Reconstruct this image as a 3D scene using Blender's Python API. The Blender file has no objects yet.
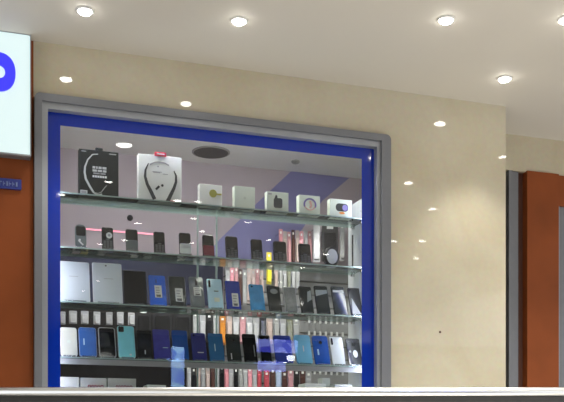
import bpy, bmesh, math, random
from mathutils import Matrix, Vector
random.seed(7)
S = bpy.context.scene
C = S.collection
PI = math.pi
F, CX, HY = 935.0, 282.0, 452.0
PSI = math.radians(19.0)
D, EYE = 3.85, 0.95
CEIL = EYE + 1.64

# ---------------------------------------------------------------- helpers
def px2x(px, y):
    return (D + y) * math.tan(PSI + math.atan((px - CX) / F))

def P(px, py, y):
    x = px2x(px, y)
    z = x * math.sin(PSI) + (D + y) * math.cos(PSI)
    return Vector((x, y, EYE + (HY - py) * z / F))

MATS = {}
def mat(name, col, rough=0.5, metal=0.0, spec=0.5, var=0.06, scale=40.0, emit=None, estr=0.0, coat=0.0):
    if name in MATS: return MATS[name]
    m = bpy.data.materials.new(name); m.use_nodes = True
    nt = m.node_tree; b = nt.nodes['Principled BSDF']
    b.inputs['Roughness'].default_value = rough
    b.inputs['Metallic'].default_value = metal
    b.inputs['Specular IOR Level'].default_value = spec
    b.inputs['Coat Weight'].default_value = coat
    tc = nt.nodes.new('ShaderNodeTexCoord'); nz = nt.nodes.new('ShaderNodeTexNoise')
    nz.inputs['Scale'].default_value = scale; nz.inputs['Detail'].default_value = 3
    nt.links.new(tc.outputs['Object'], nz.inputs['Vector'])
    mx = nt.nodes.new('ShaderNodeMix'); mx.data_type = 'RGBA'
    nt.links.new(nz.outputs['Fac'], mx.inputs[0])
    mx.inputs[6].default_value = [c * (1 - var) for c in col] + [1]
    mx.inputs[7].default_value = [min(1, c * (1 + var)) for c in col] + [1]
    nt.links.new(mx.outputs[2], b.inputs['Base Color'])
    if emit:
        b.inputs['Emission Color'].default_value = list(emit) + [1]
        b.inputs['Emission Strength'].default_value = estr
    MATS[name] = m
    return m

def glassy(name, tint=(1, 1, 1), rough=0.0, ior=1.5, boost=1.0, haze=0.0, hazecol=(.8, .8, .8)):
    if name in MATS: return MATS[name]
    m = bpy.data.materials.new(name); m.use_nodes = True
    nt = m.node_tree; nt.nodes.clear()
    out = nt.nodes.new('ShaderNodeOutputMaterial')
    tr = nt.nodes.new('ShaderNodeBsdfTransparent'); tr.inputs[0].default_value = list(tint) + [1]
    gl = nt.nodes.new('ShaderNodeBsdfGlossy'); gl.inputs['Roughness'].default_value = rough
    fr = nt.nodes.new('ShaderNodeFresnel'); fr.inputs['IOR'].default_value = ior
    ma = nt.nodes.new('ShaderNodeMath'); ma.operation = 'MULTIPLY'; ma.use_clamp = True
    ma.inputs[1].default_value = boost
    nt.links.new(fr.outputs[0], ma.inputs[0])
    mx = nt.nodes.new('ShaderNodeMixShader')
    nt.links.new(ma.outputs[0], mx.inputs[0])
    src = tr
    if haze > 0:
        df = nt.nodes.new('ShaderNodeBsdfDiffuse'); df.inputs[0].default_value = list(hazecol) + [1]
        h = nt.nodes.new('ShaderNodeMixShader'); h.inputs[0].default_value = haze
        nt.links.new(tr.outputs[0], h.inputs[1]); nt.links.new(df.outputs[0], h.inputs[2])
        src = h
    nt.links.new(src.outputs[0], mx.inputs[1])
    nt.links.new(gl.outputs[0], mx.inputs[2])
    nt.links.new(mx.outputs[0], out.inputs[0])
    MATS[name] = m
    return m

class MB:
    """collects shapes and links them as one mesh object"""
    def __init__(self):
        self.bm = bmesh.new(); self.mats = []
    def mi(self, m):
        if m not in self.mats: self.mats.append(m)
        return self.mats.index(m)
    def faces(self, verts, faces, m, M=None):
        k = self.mi(m)
        vs = [self.bm.verts.new((M @ Vector(v)) if M else v) for v in verts]
        for f in faces:
            try:
                fc = self.bm.faces.new([vs[i] for i in f]); fc.material_index = k
            except ValueError: pass
        return self
    def box(self, a, b, m, M=None):
        (x0, y0, z0), (x1, y1, z1) = a, b
        v = [(x0,y0,z0),(x1,y0,z0),(x1,y1,z0),(x0,y1,z0),(x0,y0,z1),(x1,y0,z1),(x1,y1,z1),(x0,y1,z1)]
        return self.faces(v, [(0,3,2,1),(4,5,6,7),(0,1,5,4),(1,2,6,5),(2,3,7,6),(3,0,4,7)], m, M)
    def prism(self, pts, y0, y1, m, M=None, ch=0.0):
        """pts: (x, z) outline counter-clockwise seen from the front (-y); front at y0"""
        n = len(pts)
        cx = sum(p[0] for p in pts) / n; cz = sum(p[1] for p in pts) / n
        def ring(y, s):
            out = []
            for x, z in pts:
                dx, dz = x - cx, z - cz; L = math.hypot(dx, dz) or 1
                out.append((x - dx / L * s, y, z - dz / L * s))
            return out
        rings = [ring(y0, ch), ring(y0 + ch, 0), ring(y1 - ch, 0), ring(y1, ch)] if ch else [ring(y0, 0), ring(y1, 0)]
        v = [p for r in rings for p in r]; f = [tuple(range(n))]
        for k in range(len(rings) - 1):
            for i in range(n):
                j = (i + 1) % n
                f.append((k*n+i, (k+1)*n+i, (k+1)*n+j, k*n+j))
        L = (len(rings) - 1) * n
        f.append(tuple(range(L + n - 1, L - 1, -1)))
        return self.faces(v, f, m, M)
    def tube(self, path, r, m, seg=8, cap=True):
        path = [Vector(p) for p in path]; v = []; f = []; n = len(path)
        for i, p in enumerate(path):
            d = (path[min(i+1, n-1)] - path[max(i-1, 0)]).normalized()
            u = d.cross(Vector((0.13, 0.31, 0.94))).normalized(); w = d.cross(u)
            rr = r[i] if isinstance(r, (list, tuple)) else r
            for k in range(seg):
                a = 2*PI*k/seg; v.append(tuple(p + u*math.cos(a)*rr + w*math.sin(a)*rr))
        for i in range(n-1):
            for k in range(seg):
                l = (k+1) % seg
                f.append((i*seg+k, i*seg+l, (i+1)*seg+l, (i+1)*seg+k))
        if cap:
            f.append(tuple(range(seg-1, -1, -1))); f.append(tuple(range((n-1)*seg, n*seg)))
        return self.faces(v, f, m)
    def lathe(self, prof, m, seg=24, M=None):
        v = []; f = []
        for r, z in prof:
            for k in range(seg):
                a = 2*PI*k/seg; v.append((r*math.cos(a), r*math.sin(a), z))
        for i in range(len(prof)-1):
            for k in range(seg):
                l = (k+1) % seg
                f.append((i*seg+k, i*seg+l, (i+1)*seg+l, (i+1)*seg+k))
        f.append(tuple(range(seg-1, -1, -1))); f.append(tuple(range((len(prof)-1)*seg, len(prof)*seg)))
        return self.faces(v, f, m, M)
    def build(self, name, parent=None, smooth=False, loc=None):
        bmesh.ops.recalc_face_normals(self.bm, faces=self.bm.faces)
        me = bpy.data.meshes.new(name); self.bm.to_mesh(me); self.bm.free()
        for m in self.mats: me.materials.append(m)
        if smooth:
            for p in me.polygons: p.use_smooth = True
        o = bpy.data.objects.new(name, me); C.objects.link(o)
        if parent: o.parent = parent
        if loc: o.location = loc
        return o

def rrect(w, h, r, x0=None, z0=0.0, seg=4):
    """rounded rectangle outline, bottom centre at (0, z0)"""
    xa = -w/2 if x0 is None else x0; xb = xa + w; za, zb = z0, z0 + h
    r = min(r, w/2 - 1e-5, h/2 - 1e-5); pts = []
    for cx, cz, a0 in ((xb-r, za+r, -PI/2), (xb-r, zb-r, 0), (xa+r, zb-r, PI/2), (xa+r, za+r, PI)):
        for k in range(seg+1):
            a = a0 + PI/2*k/seg; pts.append((cx + r*math.cos(a), cz + r*math.sin(a)))
    return pts

def disc(cx, cz, r, n=14, rz=None):
    return [(cx + r*math.cos(2*PI*k/n), cz + (rz or r)*math.sin(2*PI*k/n)) for k in range(n)]

def tag(o, label, cat, group=None, kind=None):
    o['label'] = label; o['category'] = cat
    if group: o['group'] = group
    if kind: o['kind'] = kind
    return o

def thing(name, label, cat, loc=(0,0,0), rot=(0,0,0), group=None):
    o = bpy.data.objects.new(name, None); o.empty_display_size = 0.02; C.objects.link(o)
    o.location = loc; o.rotation_euler = rot
    return tag(o, label, cat, group)

def struct(o):
    o['kind'] = 'structure'; return o

def copy_tree(o, parent=None):
    c = o.copy(); C.objects.link(c)
    if parent: c.parent = parent
    for ch in list(o.children): copy_tree(ch, c)
    return c

# ---------------------------------------------------------------- materials
m_ceil = mat('ceiling_paint', (.66, .63, .57), .7, var=.02, scale=2)
m_lamp = mat('lamp_glow', (1, 1, 1), .5, emit=(1, .97, .90), estr=38, var=0)
m_ring = mat('lamp_ring', (.82, .82, .80), .35)
m_orange = mat('orange_laminate', (.25, .066, .019), .45, spec=.15, var=.25, scale=5)
m_alu = mat('grey_aluminium', (.19, .198, .218), .42, metal=.25, var=.05)
m_alul = mat('light_aluminium', (.34, .36, .385), .38, metal=.25, var=.04)
m_dark = mat('dark_brown_reveal', (.09, .035, .022), .5)
m_black = mat('black_plastic', (.010, .010, .012), .35, spec=.25)
m_screen = mat('dark_screen', (.008, .009, .011), .06, coat=.4)
m_blue = mat('blue_vinyl', (.004, .032, .38), .04, var=.03, scale=3)
m_mauve = mat('mauve_paint', (.42, .36, .385), .6, var=.03, scale=4)
m_purple = mat('slanted_purple', (.20, .195, .40), .45, var=.22, scale=3)
m_shopceil = mat('shop_ceiling_paint', (.80, .80, .78), .7, var=.02)
m_navy = mat('navy_panel', (.014, .018, .045), .5, spec=.2)
m_slat = mat('grey_slat_board', (.26, .27, .27), .45, var=.05)
m_groove = mat('slat_groove', (.10, .105, .105), .5)
m_white = mat('white_card', (.80, .82, .78), .5, var=.03)
m_whitep = mat('white_plastic', (.80, .82, .82), .25, var=.02)
m_pale = mat('pale_green_card', (.66, .72, .62), .5, var=.03)
m_panel = mat('white_side_panel', (.62, .66, .68), .4, var=.03)
m_red = mat('red_tab', (.72, .04, .07), .4)
m_grey = mat('grey_print', (.35, .36, .36), .4)
m_lgrey = mat('light_grey_print', (.56, .58, .57), .4)
m_ink = mat('dark_ink', (.03, .035, .035), .4)
m_gold = mat('olive_gold_print', (.42, .40, .08), .4, var=.2, scale=90)
m_chrome = mat('brushed_steel', (.93, .94, .93), .3, metal=1.0, var=.03, scale=20)
m_steel = mat('hook_steel', (.6, .6, .6), .25, metal=1.0)
m_floor = mat('polished_floor_tile', (.68, .65, .60), .15, var=.05, scale=3)
m_edge = glassy('green_glass_edge', tint=(.62, .80, .74), ior=1.5, boost=1.0, haze=.6, hazecol=(.62, .80, .74))
m_shelf = glassy('shelf_glass', tint=(.95, .99, .97), ior=1.5, boost=1.0, haze=.04, hazecol=(.6, .8, .75))
m_pane = glassy('window_glass', tint=(.93, .95, .95), ior=1.52, boost=.95)
m_clear = glassy('clear_acrylic', tint=(.90, .93, .93), ior=1.49, boost=1.3, haze=.22, hazecol=(.85, .9, .9))
m_clearcase = glassy('clear_case', tint=(.82, .86, .86), rough=.1, ior=1.49, boost=1.2, haze=.35, hazecol=(.75, .8, .8))

def wall_mat():
    m = bpy.data.materials.new('cream_polished_tile'); m.use_nodes = True
    nt = m.node_tree; b = nt.nodes['Principled BSDF']; MATS['cream'] = m
    tc = nt.nodes.new('ShaderNodeTexCoord'); n1 = nt.nodes.new('ShaderNodeTexNoise')
    n1.inputs['Scale'].default_value = 2.2; n1.inputs['Detail'].default_value = 6; n1.inputs['Distortion'].default_value = 1.2
    n2 = nt.nodes.new('ShaderNodeTexNoise'); n2.inputs['Scale'].default_value = 45; n2.inputs['Detail'].default_value = 4
    for n in (n1, n2): nt.links.new(tc.outputs['Object'], n.inputs['Vector'])
    r = nt.nodes.new('ShaderNodeValToRGB')
    r.color_ramp.elements[0].position = .3; r.color_ramp.elements[0].color = (.53, .47, .335, 1)
    r.color_ramp.elements[1].position = .7; r.color_ramp.elements[1].color = (.59, .545, .42, 1)
    nt.links.new(n1.outputs['Fac'], r.inputs[0])
    mx = nt.nodes.new('ShaderNodeMix'); mx.data_type = 'RGBA'; mx.blend_type = 'OVERLAY'; mx.inputs[0].default_value = .10
    nt.links.new(r.outputs[0], mx.inputs[6]); nt.links.new(n2.outputs['Color'], mx.inputs[7])
    nt.links.new(mx.outputs[2], b.inputs['Base Color'])
    b.inputs['Roughness'].default_value = .035
    b.inputs['Specular IOR Level'].default_value = .45
    return m
m_cream = wall_mat()

# ---------------------------------------------------------------- camera
cam = bpy.data.objects.new('camera', bpy.data.cameras.new('camera')); C.objects.link(cam)
cam.data.sensor_width = 36; cam.data.lens = F / 564 * 36; cam.data.shift_y = (HY - 201) / 564
cam.location = (0, -D, EYE); cam.rotation_euler = (PI/2, 0, -PSI)
cam.data.clip_start = .05
S.camera = cam

# ---------------------------------------------------------------- setting
XL, XR, YR = px2x(36.5, 0), px2x(505.7, 0), 0.33       # left end of tile, right corner, recess depth
FX0, FX1 = px2x(34, 0), px2x(388.5, 0)                 # window frame outside
BX0, BX1 = px2x(47, .02), px2x(374, .02)               # blue border outside
GX0, GX1 = px2x(60.3, .02), px2x(361.8, .02)           # clear glass
ZF, ZB, ZG = EYE + 1.428, EYE + 1.372, EYE + 1.322      # frame top, border top, clear top
ZBOT = EYE - 0.18
YB = 1.29                                               # shop back wall

struct(MB().box((FX0-.002, 0, ZF-.01), (XR, .12, CEIL), m_cream).build('wall_front'))
struct(MB().box((FX1-.01, 0, 0), (XR, .12, ZF-.01), m_cream).build('wall_front_right'))
struct(MB().box((FX0-.002, 0, 0), (FX1-.01, .055, ZBOT), m_cream).build('wall_sill'))
struct(MB().box((XR-.12, .12, 0), (XR, YR+.3, CEIL), m_cream).build('wall_return'))
w = MB().box((-2.6, 0, 0), (FX0-.002, .12, CEIL), m_orange)
struct(w.build('wall_left'))
w = MB().box((XR, YR, EYE+1.455), (5.2, YR+.3, CEIL), m_cream)
struct(w.build('wall_right'))
w = MB().box((-4, -9, CEIL), (5.2, YR+.3, CEIL+.1), m_ceil)
struct(w.build('ceiling'))
w = MB().box((-4, -10, -.1), (5.2, YB+.1, 0), m_floor)
struct(w.build('floor'))
struct(MB().box((-5, -9.2, 0), (9, -9, CEIL), mat('far_shop_fronts', (.05, .048, .047), .5, var=.4, scale=1.2)).build('wall_opposite'))
w = MB().box((-.3, YB, 0), (2.42, YB+.1, CEIL), m_mauve)
struct(w.build('wall_back'))
w = MB().box((-.3, .12, CEIL-.004), (2.42, YB, CEIL+.09), m_shopceil)
struct(w.build('ceiling_shop'))
w = MB().box((-.4, .12, 0), (-.3, YB+.1, CEIL), m_mauve)
struct(w.build('wall_shop_left'))
w = MB().box((2.42, YR+.3, 0), (2.5, YB+.1, CEIL), m_panel)
struct(w.build('wall_shop_right'))

# shop window: frame, inner bead, blue border, pane
win = struct(thing('window_1', 'large shop window in a grey aluminium frame with a blue border', 'window', (0, 0, 0)))
del win['category']
def ring_frame(b, x0, x1, z1, wd, wt, y0, y1, z0, m, round_r=0):
    b.box((x0, y0, z0), (x0+wd, y1, z1), m).box((x1-wd, y0, z0), (x1, y1, z1), m).box((x0+wd, y0, z1-wt), (x1-wd, y1, z1), m)
def frame_outline(x0, x1, z0, z1, r):
    pts = [(x0, z0), (x1, z0)]
    for cx, a0 in ((x1-r, 0), (x0+r, PI/2)):
        for k in range(7):
            a = a0 + PI/2*k/6; pts.append((cx + r*math.cos(a), z1-r + r*math.sin(a)))
    return pts
def hollow(b, o_pts, i_pts, y0, y1, m):
    n = len(o_pts); v = []; f = []
    for pts, y in ((o_pts, y0), (i_pts, y0), (o_pts, y1), (i_pts, y1)):
        v += [(x, y, z) for x, z in pts]
    for i in range(n):
        j = (i+1) % n
        f += [(i, j, n+j, n+i), (2*n+i, 3*n+i, 3*n+j, 2*n+j), (i, 2*n+i, 2*n+j, j), (n+i, n+j, 3*n+j, 3*n+i)]
    b.faces(v, f, m)
xm0, xm1, zm = FX0+.029, FX1-.046, ZF-.030
b = MB(); hollow(b, frame_outline(FX0, FX1, ZBOT-.03, ZF, .022), frame_outline(xm0, xm1, ZBOT, zm, .004), -.028, .05, m_alu)
b.build('window_frame', win)
b = MB(); hollow(b, frame_outline(xm0, xm1, ZBOT, zm, .004), frame_outline(BX0, BX1, ZBOT+.015, ZB, .003), -.014, .05, m_alul)
b.build('window_bead', win)
b = MB(); hollow(b, frame_outline(BX0-.002, BX1+.002, ZBOT+.014, ZB+.002, .003), frame_outline(GX0, GX1, ZBOT+.03, ZG, .002), .020, .0215, m_blue)
b.build('blue_border', win)['label'] = 'blue film border around the glass'
MB().faces([(GX0, .0207, ZBOT+.03), (GX1, .0207, ZBOT+.03), (GX1, .0207, ZG), (GX0, .0207, ZG)], [(0, 1, 2, 3)], m_pane).build('window_pane', win)

# neighbouring shop in the recess on the right
def xr(px): return px2x(px, YR)
zt = EYE + 1.455
b = MB(); b.box((XR, YR+.06, 0), (xr(509), YR+.25, zt), m_black)
b.box((xr(509), YR+.0, 0), (xr(512.5), YR+.2, zt), m_alu).box((xr(512.5), YR+.012, 0), (xr(519.5), YR+.2, zt), m_alu)
struct(b.build('trim_1'))
b = MB(); b.box((xr(519.5), YR+.03, 0), (xr(526), YR+.25, zt+.0), m_dark)
struct(b.build('trim_2'))
b = MB(); b.box((xr(526), YR-.012, 0), (xr(557.5), YR+.25, zt+.004), m_orange)
struct(b.build('wall_pilaster'))
b = MB(); b.box((xr(557.5), YR+.0, 0), (xr(559.5), YR+.2, zt-.16), m_alul).box((xr(559.5), YR+.01, 0), (xr(572), YR+.2, zt-.16), m_alu)
b.box((xr(557.5), YR-.005, zt-.16), (xr(600), YR+.2, zt), m_orange)
struct(b.build('trim_3'))
b = MB(); b.box((xr(572), YR+.05, 0), (5.2, YR+.1, zt), m_screen)
struct(b.build('window_2'))

# tiny plug in the tile
p0 = P(440, 332, 0)
tag(MB().lathe([(.0055, 0), (.0055, .002), (.004, .003), (.001, .0032)], m_dark, 10, Matrix.Translation((0, 0, 0)) @ Matrix.Rotation(PI/2, 4, 'X')).build('screw_plug', loc=p0),
    'tiny brown screw plug low in the cream tiled wall', 'plug')

# ---------------------------------------------------------------- handrail
fw = Vector((math.sin(PSI), math.cos(PSI), 0)); rt = Vector((math.cos(PSI), -math.sin(PSI), 0))
RZ = 2.7; rr = .0145
zr = EYE + (HY - 387.3) * RZ / F - rr
base = Vector((0, -D, 0)) + fw * RZ
hr = thing('handrail', 'long round steel handrail running in front of the shop', 'handrail', (base.x, base.y, 0), (0, 0, -PSI))
b = MB(); b.tube([(-1.45, 0, zr), (1.45, 0, zr)], rr, m_chrome, 28); b.build('rail', hr, True)
b = MB(); b.box((-1.4, -.010, zr-rr-.014), (1.4, .010, zr-rr+.003), mat('dark_gasket', (.022, .022, .021), .5)); b.build('channel', hr)
for sx in (-1.3, 1.3):
    MB().box((sx-.02, -.012, 0), (sx+.02, .012, zr-rr), m_chrome).build('post', hr)
MB().box((-1.28, -.005, .06), (1.28, .005, zr-rr-.008), m_pane).build('glass_panel', hr)

# ---------------------------------------------------------------- lit sign and name plate on the left
YS = -.05
s1 = P(31, 34.3, YS); s0 = P(28.5, 156.5, YS)
zs1, zs0, xs1 = s1.z, s0.z, s1.x
m_sign = mat('lit_sign_face', (.3, .32, .32), .4, emit=(.74, .93, .93), estr=.75, var=0)
m_letter = mat('lit_blue_letter', (.03, .03, .7), .4, emit=(.04, .035, .80), estr=.8, var=0)
sg = thing('shop_sign', 'white lit box sign with a blue round letter above the orange wall', 'sign', (xs1-.6, 0, zs0))
W = .6
b = MB(); b.box((-W, YS+.012, 0), (W, .001, zs1-zs0), m_alu); b.build('sign_box', sg)
b = MB(); b.prism(rrect(2*W-.006, zs1-zs0-.012, .008, -W+.003, .006), YS, YS+.012, m_sign); b.build('sign_face', sg)
b = MB(); hollow(b, frame_outline(-W, W, 0, zs1-zs0, .004), frame_outline(-W+.004, W-.004, .006, zs1-zs0-.006, .003), YS-.004, YS+.014, m_alul); b.build('sign_edge', sg)
lc = P(-2.5, 72, YS) - Vector((xs1-W, 0, zs0))
ro = (P(15.5, 72, YS).x - P(-2.5, 72, YS).x); rz = P(0, 52.5, YS).z - P(0, 72, YS).z
def ell(rx, rz_, n=40): return [(lc.x + rx*math.copysign(abs(math.cos(2*PI*k/n))**.85, math.cos(2*PI*k/n)), lc.z + rz_*math.copysign(abs(math.sin(2*PI*k/n))**.9, math.sin(2*PI*k/n))) for k in range(n)]
b = MB(); hollow(b, ell(ro, rz), ell(ro*.42, rz*.34), YS-.008, YS+.002, m_letter); b.build('letter', sg)

np_ = P(21.5, 186, -.012)
m_plate = mat('blue_plate', (.02, .035, .22), .35)
pl = thing('name_plate', 'small blue plate with pale lettering on the orange wall below the lit sign', 'plate', (np_.x-.11, 0, P(21, 190.5, 0).z))
ph_ = P(0, 180.5, 0).z - P(0, 190.5, 0).z
MB().prism(rrect(.22, ph_, .003, -.11), -.012, .002, m_plate).build('plate', pl)
b = MB(); x = -.095
m_let = mat('pale_blue_lettering', (.20, .26, .48), .4)
while x < .095:
    wd = random.uniform(.006, .011)
    b.box((x, -.0135, ph_*.26), (x+.0025, -.0115, ph_*.70), m_let)
    b.box((x, -.0135, ph_*random.choice((.26, .45, .60))), (x+wd, -.0115, ph_*random.choice((.70, .72))*1.0), m_let) if random.random() < .35 else b.box((x, -.0135, ph_*.44), (x+wd, -.0115, ph_*.54), m_let)
    x += wd + .004
b.build('lettering', pl)

# ---------------------------------------------------------------- mall downlights
def spot(o, e, size=105, blend=.6, col=(1, .965, .90), r=.03):
    l = bpy.data.lights.new('spot', 'SPOT'); l.energy = e; l.spot_size = math.radians(size); l.spot_blend = blend
    l.color = col; l.shadow_soft_size = r
    lo = bpy.data.objects.new('lamp_light', l); C.objects.link(lo); lo.parent = o; lo.location = (0, 0, -.045)
    return lo
proto = None
def downlight(x, y, label, e, rad=.028, group='downlights in the mall ceiling', z=CEIL, dome=.12, cone=105):
    global proto
    t = thing('ceiling_downlight', label, 'ceiling light', (x, y, z), group=group)
    MB().lathe([(rad*1.28, 0), (rad*1.28, -.003), (rad*1.02, -.007), (rad, -.004)], m_ring, 28).build('trim_ring', t, False)
    MB().lathe([(rad, -.003), (rad*.96, -.003-.010*dome), (rad*.78, -.003-.020*dome), (rad*.45, -.003-.027*dome), (rad*.1, -.003-.03*dome)], m_lamp, 24).build('lamp', t)
    spot(t, e, cone)
def ceil_pt(px, py, mirror):
    z = F * 1.64 / (HY - py); lat = (px - CX) / F * z
    x = lat*math.cos(PSI) + z*math.sin(PSI); y = -lat*math.sin(PSI) + z*math.cos(PSI) - D
    return (x, (.02 - y) if mirror else y)
E1, E2 = 17.0, 36.0
for px, py, lb in ((85, 10, 'round downlight in the mall ceiling above the left end of the shop window'),
                   (239, 20, 'round downlight in the mall ceiling above the middle of the shop window'),
                   (446, 19, 'upper round downlight in the mall ceiling out from the cream wall, right of centre'),
                   (504.5, 78, 'round downlight in the mall ceiling right above the cream wall corner'),
                   (566, 19, 'round downlight in the mall ceiling cut by the right picture edge')):
    x, y = ceil_pt(px, py, False); downlight(x, y, lb, E1, .026, dome=.5, cone=84)  # deeper lamp shape imitates the round glare of these lamps
REF = [(502,157),(125,143),(407,183),(431,209),(392,241),(421,241),(415,258),(138,222),(125,239),(101,243),(194,217),(203,230),
       (192,242),(249,221),(270,239),(327,253),(303,267),(282,281),(98,280),(83,290),(109,180),(178,199),(199,200),(62,193)]
for px, py in REF:
    x, y = ceil_pt(px, py, True)
    r = .045 if (px, py) == (125, 143) else .027  # one lamp drawn larger to imitate its glare
    downlight(x, y, 'round downlight in the mall ceiling seen only as a reflection in the glass or tile', E2, r)

# things opposite that show only mirrored in the pane: two lit panels
def screen_mat(name, c0, c1, strength, scale):
    m = bpy.data.materials.new(name); m.use_nodes = True; nt = m.node_tree; b = nt.nodes['Principled BSDF']
    b.inputs['Base Color'].default_value = (.02, .02, .03, 1); b.inputs['Roughness'].default_value = .3
    tc = nt.nodes.new('ShaderNodeTexCoord'); v = nt.nodes.new('ShaderNodeTexVoronoi'); v.inputs['Scale'].default_value = scale
    r = nt.nodes.new('ShaderNodeValToRGB'); r.color_ramp.elements[0].color = (*c0, 1); r.color_ramp.elements[1].color = (*c1, 1)
    r.color_ramp.elements[0].position = .25; r.color_ramp.elements[1].position = .8
    nt.links.new(tc.outputs['Object'], v.inputs['Vector']); nt.links.new(v.outputs['Color'], r.inputs[0])
    nt.links.new(r.outputs[0], b.inputs['Emission Color']); b.inputs['Emission Strength'].default_value = strength
    return m
m_scr = screen_mat('lit_screen', (.16, .28, .8), (.45, .75, 1), 13, 9)
m_scr2 = screen_mat('lit_blue_panel', (.05, .06, .6), (.35, .42, 1), 12, 11)
def opposite(name, label, cat, px0, py0, px1, py1, m, ym=4.2):
    a = P(px0, py0, ym); c = P(px1, py1, ym); y = .04 - ym
    h = a.z - c.z
    t = thing(name, label, cat, ((a.x+c.x)/2, y, 0)); wd = abs(c.x-a.x)
    MB().prism(rrect(wd, h, .02, None, c.z), y-y-.06, .0, m_black).build('case', t)
    MB().prism(rrect(wd-.03, h-.03, .01, None, c.z+.015), .0, .006, m).build('screen', t)
    MB().box((-.04, -.05, .02), (.04, -.02, c.z+.05), m_alu).build('post', t)
    MB().box((-.2, -.2, 0), (.2, .14, .02), m_alu).build('foot', t)
opposite('digital_display', 'tall narrow lit screen mirrored in the window over the lower shelf', 'screen', 169.5, 345, 186, 394, m_scr)
opposite('digital_display', 'wide blue lit screen mirrored in the window over the lowest phones', 'screen', 255, 337, 299, 355, m_scr2)
opposite('digital_display', 'squat lit blue screen mirrored in the window below the lowest phones', 'screen', 256, 359, 287, 374, m_scr2, 3.5)
p = P(291, 357, 5.0)
t = thing('globe_lamp', 'white globe lamp on a thin post mirrored over the lowest phones', 'lamp', (p.x, .04-5.0, 0))
MB().lathe([(.045*math.sin(PI*k/12)+.0005, p.z-.045*math.cos(PI*k/12)) for k in range(13)], mat('globe_glow', (1, 1, 1), .5, emit=(.85, .92, 1), estr=25, var=0), 20).build('globe', t, True)
MB().lathe([(.1, 0), (.1, .015), (.012, .03), (.012, p.z-.04)], m_alu, 16).build('post', t)

# ---------------------------------------------------------------- shop interior
def shopdown(px, py, rad, e, lb):
    z = F * 1.636 / (HY - py); lat = (px - CX) / F * z
    x = lat*math.cos(PSI) + z*math.sin(PSI); y = -lat*math.sin(PSI) + z*math.cos(PSI) - D
    return x, y
x, y = shopdown(211, 152, 0, 0, '')
t = thing('ceiling_speaker', 'dark round speaker grille set in the white shop ceiling', 'speaker', (x, y, CEIL-.004))
MB().lathe([(.104, 0), (.104, -.004), (.098, -.006)], mat('speaker_rim', (.30, .29, .28), .5), 36).build('rim', t)
MB().lathe([(.098, -.004), (.09, -.008), (.02, -.010)], mat('speaker_mesh', (.075, .068, .062), .6, var=.3, scale=300), 36).build('grille', t)
x, y = shopdown(295.5, 161, 0, 0, '')
t = thing('smoke_detector', 'small dark grey detector disc on the shop ceiling', 'detector', (x, y, CEIL-.004))
MB().lathe([(.024, 0), (.024, -.008), (.017, -.014), (.003, -.016)], m_grey, 20).build('cover', t, True)
for (x, y) in ((.75, .75), (1.25, .55), (1.85, .75)):  # unseen lamps added to light the shop interior
    downlight(x, y, 'unseen round lamp added in the shop ceiling to light the interior', 34, .03, 'added lamps in the shop ceiling', CEIL-.004)
m_tube = mat('fill_glow', (1, 1, 1), .5, emit=(.97, .99, 1), estr=56, var=0)  # added fill light for the shop interior, kept out of view
t = thing('added_fill_tube', 'unseen tube light added behind the top blue border to brighten the shop interior', 'lamp', ((BX0+BX1)/2, .09, ZB+.035))
MB().tube([(-.66, 0, 0), (.66, 0, 0)], .013, m_tube, 14).build('tube', t, True)
for sx in (-.665, .665): MB().box((sx-.012, -.016, -.016), (sx+.012, .016, .016), m_whitep).build('end_cap', t)
MB().box((-.66, -.01, .012), (.66, .01, .02), m_whitep).build('bracket', t)
for sx in (-.4, .4): MB().box((sx-.006, -.006, .02), (sx+.006, .006, CEIL-ZB-.037), m_whitep).build('hanger', t)
m_tube2 = mat('soft_fill_glow', (1, 1, 1), .5, emit=(.97, .99, 1), estr=20, var=0)  # softer added fill for the shelves, out of view behind both side borders
for px, yy, lb in ((52.5, .045, 'unseen upright tube light added behind the left blue border to brighten the shelves'), (367, .033, 'unseen upright tube light added behind the right blue border to brighten the shelves')):
    t = thing('added_fill_tube', lb, 'lamp', (px2x(px, yy), yy, ZBOT), group='added fill tubes inside the window')
    MB().tube([(0, 0, .06), (0, 0, ZG-ZBOT-.06)], .008, m_tube2, 12).build('tube', t, True)
    MB().box((-.01, -.009, .03), (.01, .012, .06), m_whitep).build('end_cap', t)
    MB().box((-.01, -.009, ZG-ZBOT-.06), (.01, .012, ZG-ZBOT-.02), m_whitep).build('end_cap', t)
# LED line, dome on the back wall
a = P(84, 229.2, YB); c = P(160, 235.2, YB)
m_led = mat('pink_led', (.9, .3, .4), .4, emit=(1, .22, .34), estr=.9, var=0)
t = thing('led_strip', 'thin pink light strip along the mauve back wall', 'light strip', (a.x, YB, (a.z+c.z)/2))
MB().box((0, -.008, -.006), (c.x-a.x, .002, .006), m_alul).build('channel', t)
MB().box((.002, -.011, -.004), (c.x-a.x-.002, -.008, .004), m_led).build('diffuser', t)
a = P(130, 218, YB)
t = thing('camera_dome', 'small dark round camera dome on the mauve back wall', 'camera', a)
MB().lathe([(.017, -.002), (.017, .006), (.012, .016), (.003, .019)], m_black, 18, Matrix.Rotation(PI/2, 4, 'X')).build('dome', t, True)
# flat slanted purple shape on the back wall
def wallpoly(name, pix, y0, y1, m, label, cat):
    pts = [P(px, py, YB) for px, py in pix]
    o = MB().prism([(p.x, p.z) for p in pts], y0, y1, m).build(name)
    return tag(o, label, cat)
wallpoly('purple_shape', [(200, 262), (274, 265), (300, 232), (322, 201), (349, 178.2), (291, 171.3), (256, 204), (219, 240)], YB-.004, YB, m_purple,
         'purple slanted shape on the back wall behind the shelves', 'wall panel')
wallpoly('navy_board', [(40, 302), (222, 306), (222, 262.5), (40, 252.5)], YB-.02, YB+.001, m_navy,
         'dark navy board across the lower back wall behind the tablets', 'board')
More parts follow.
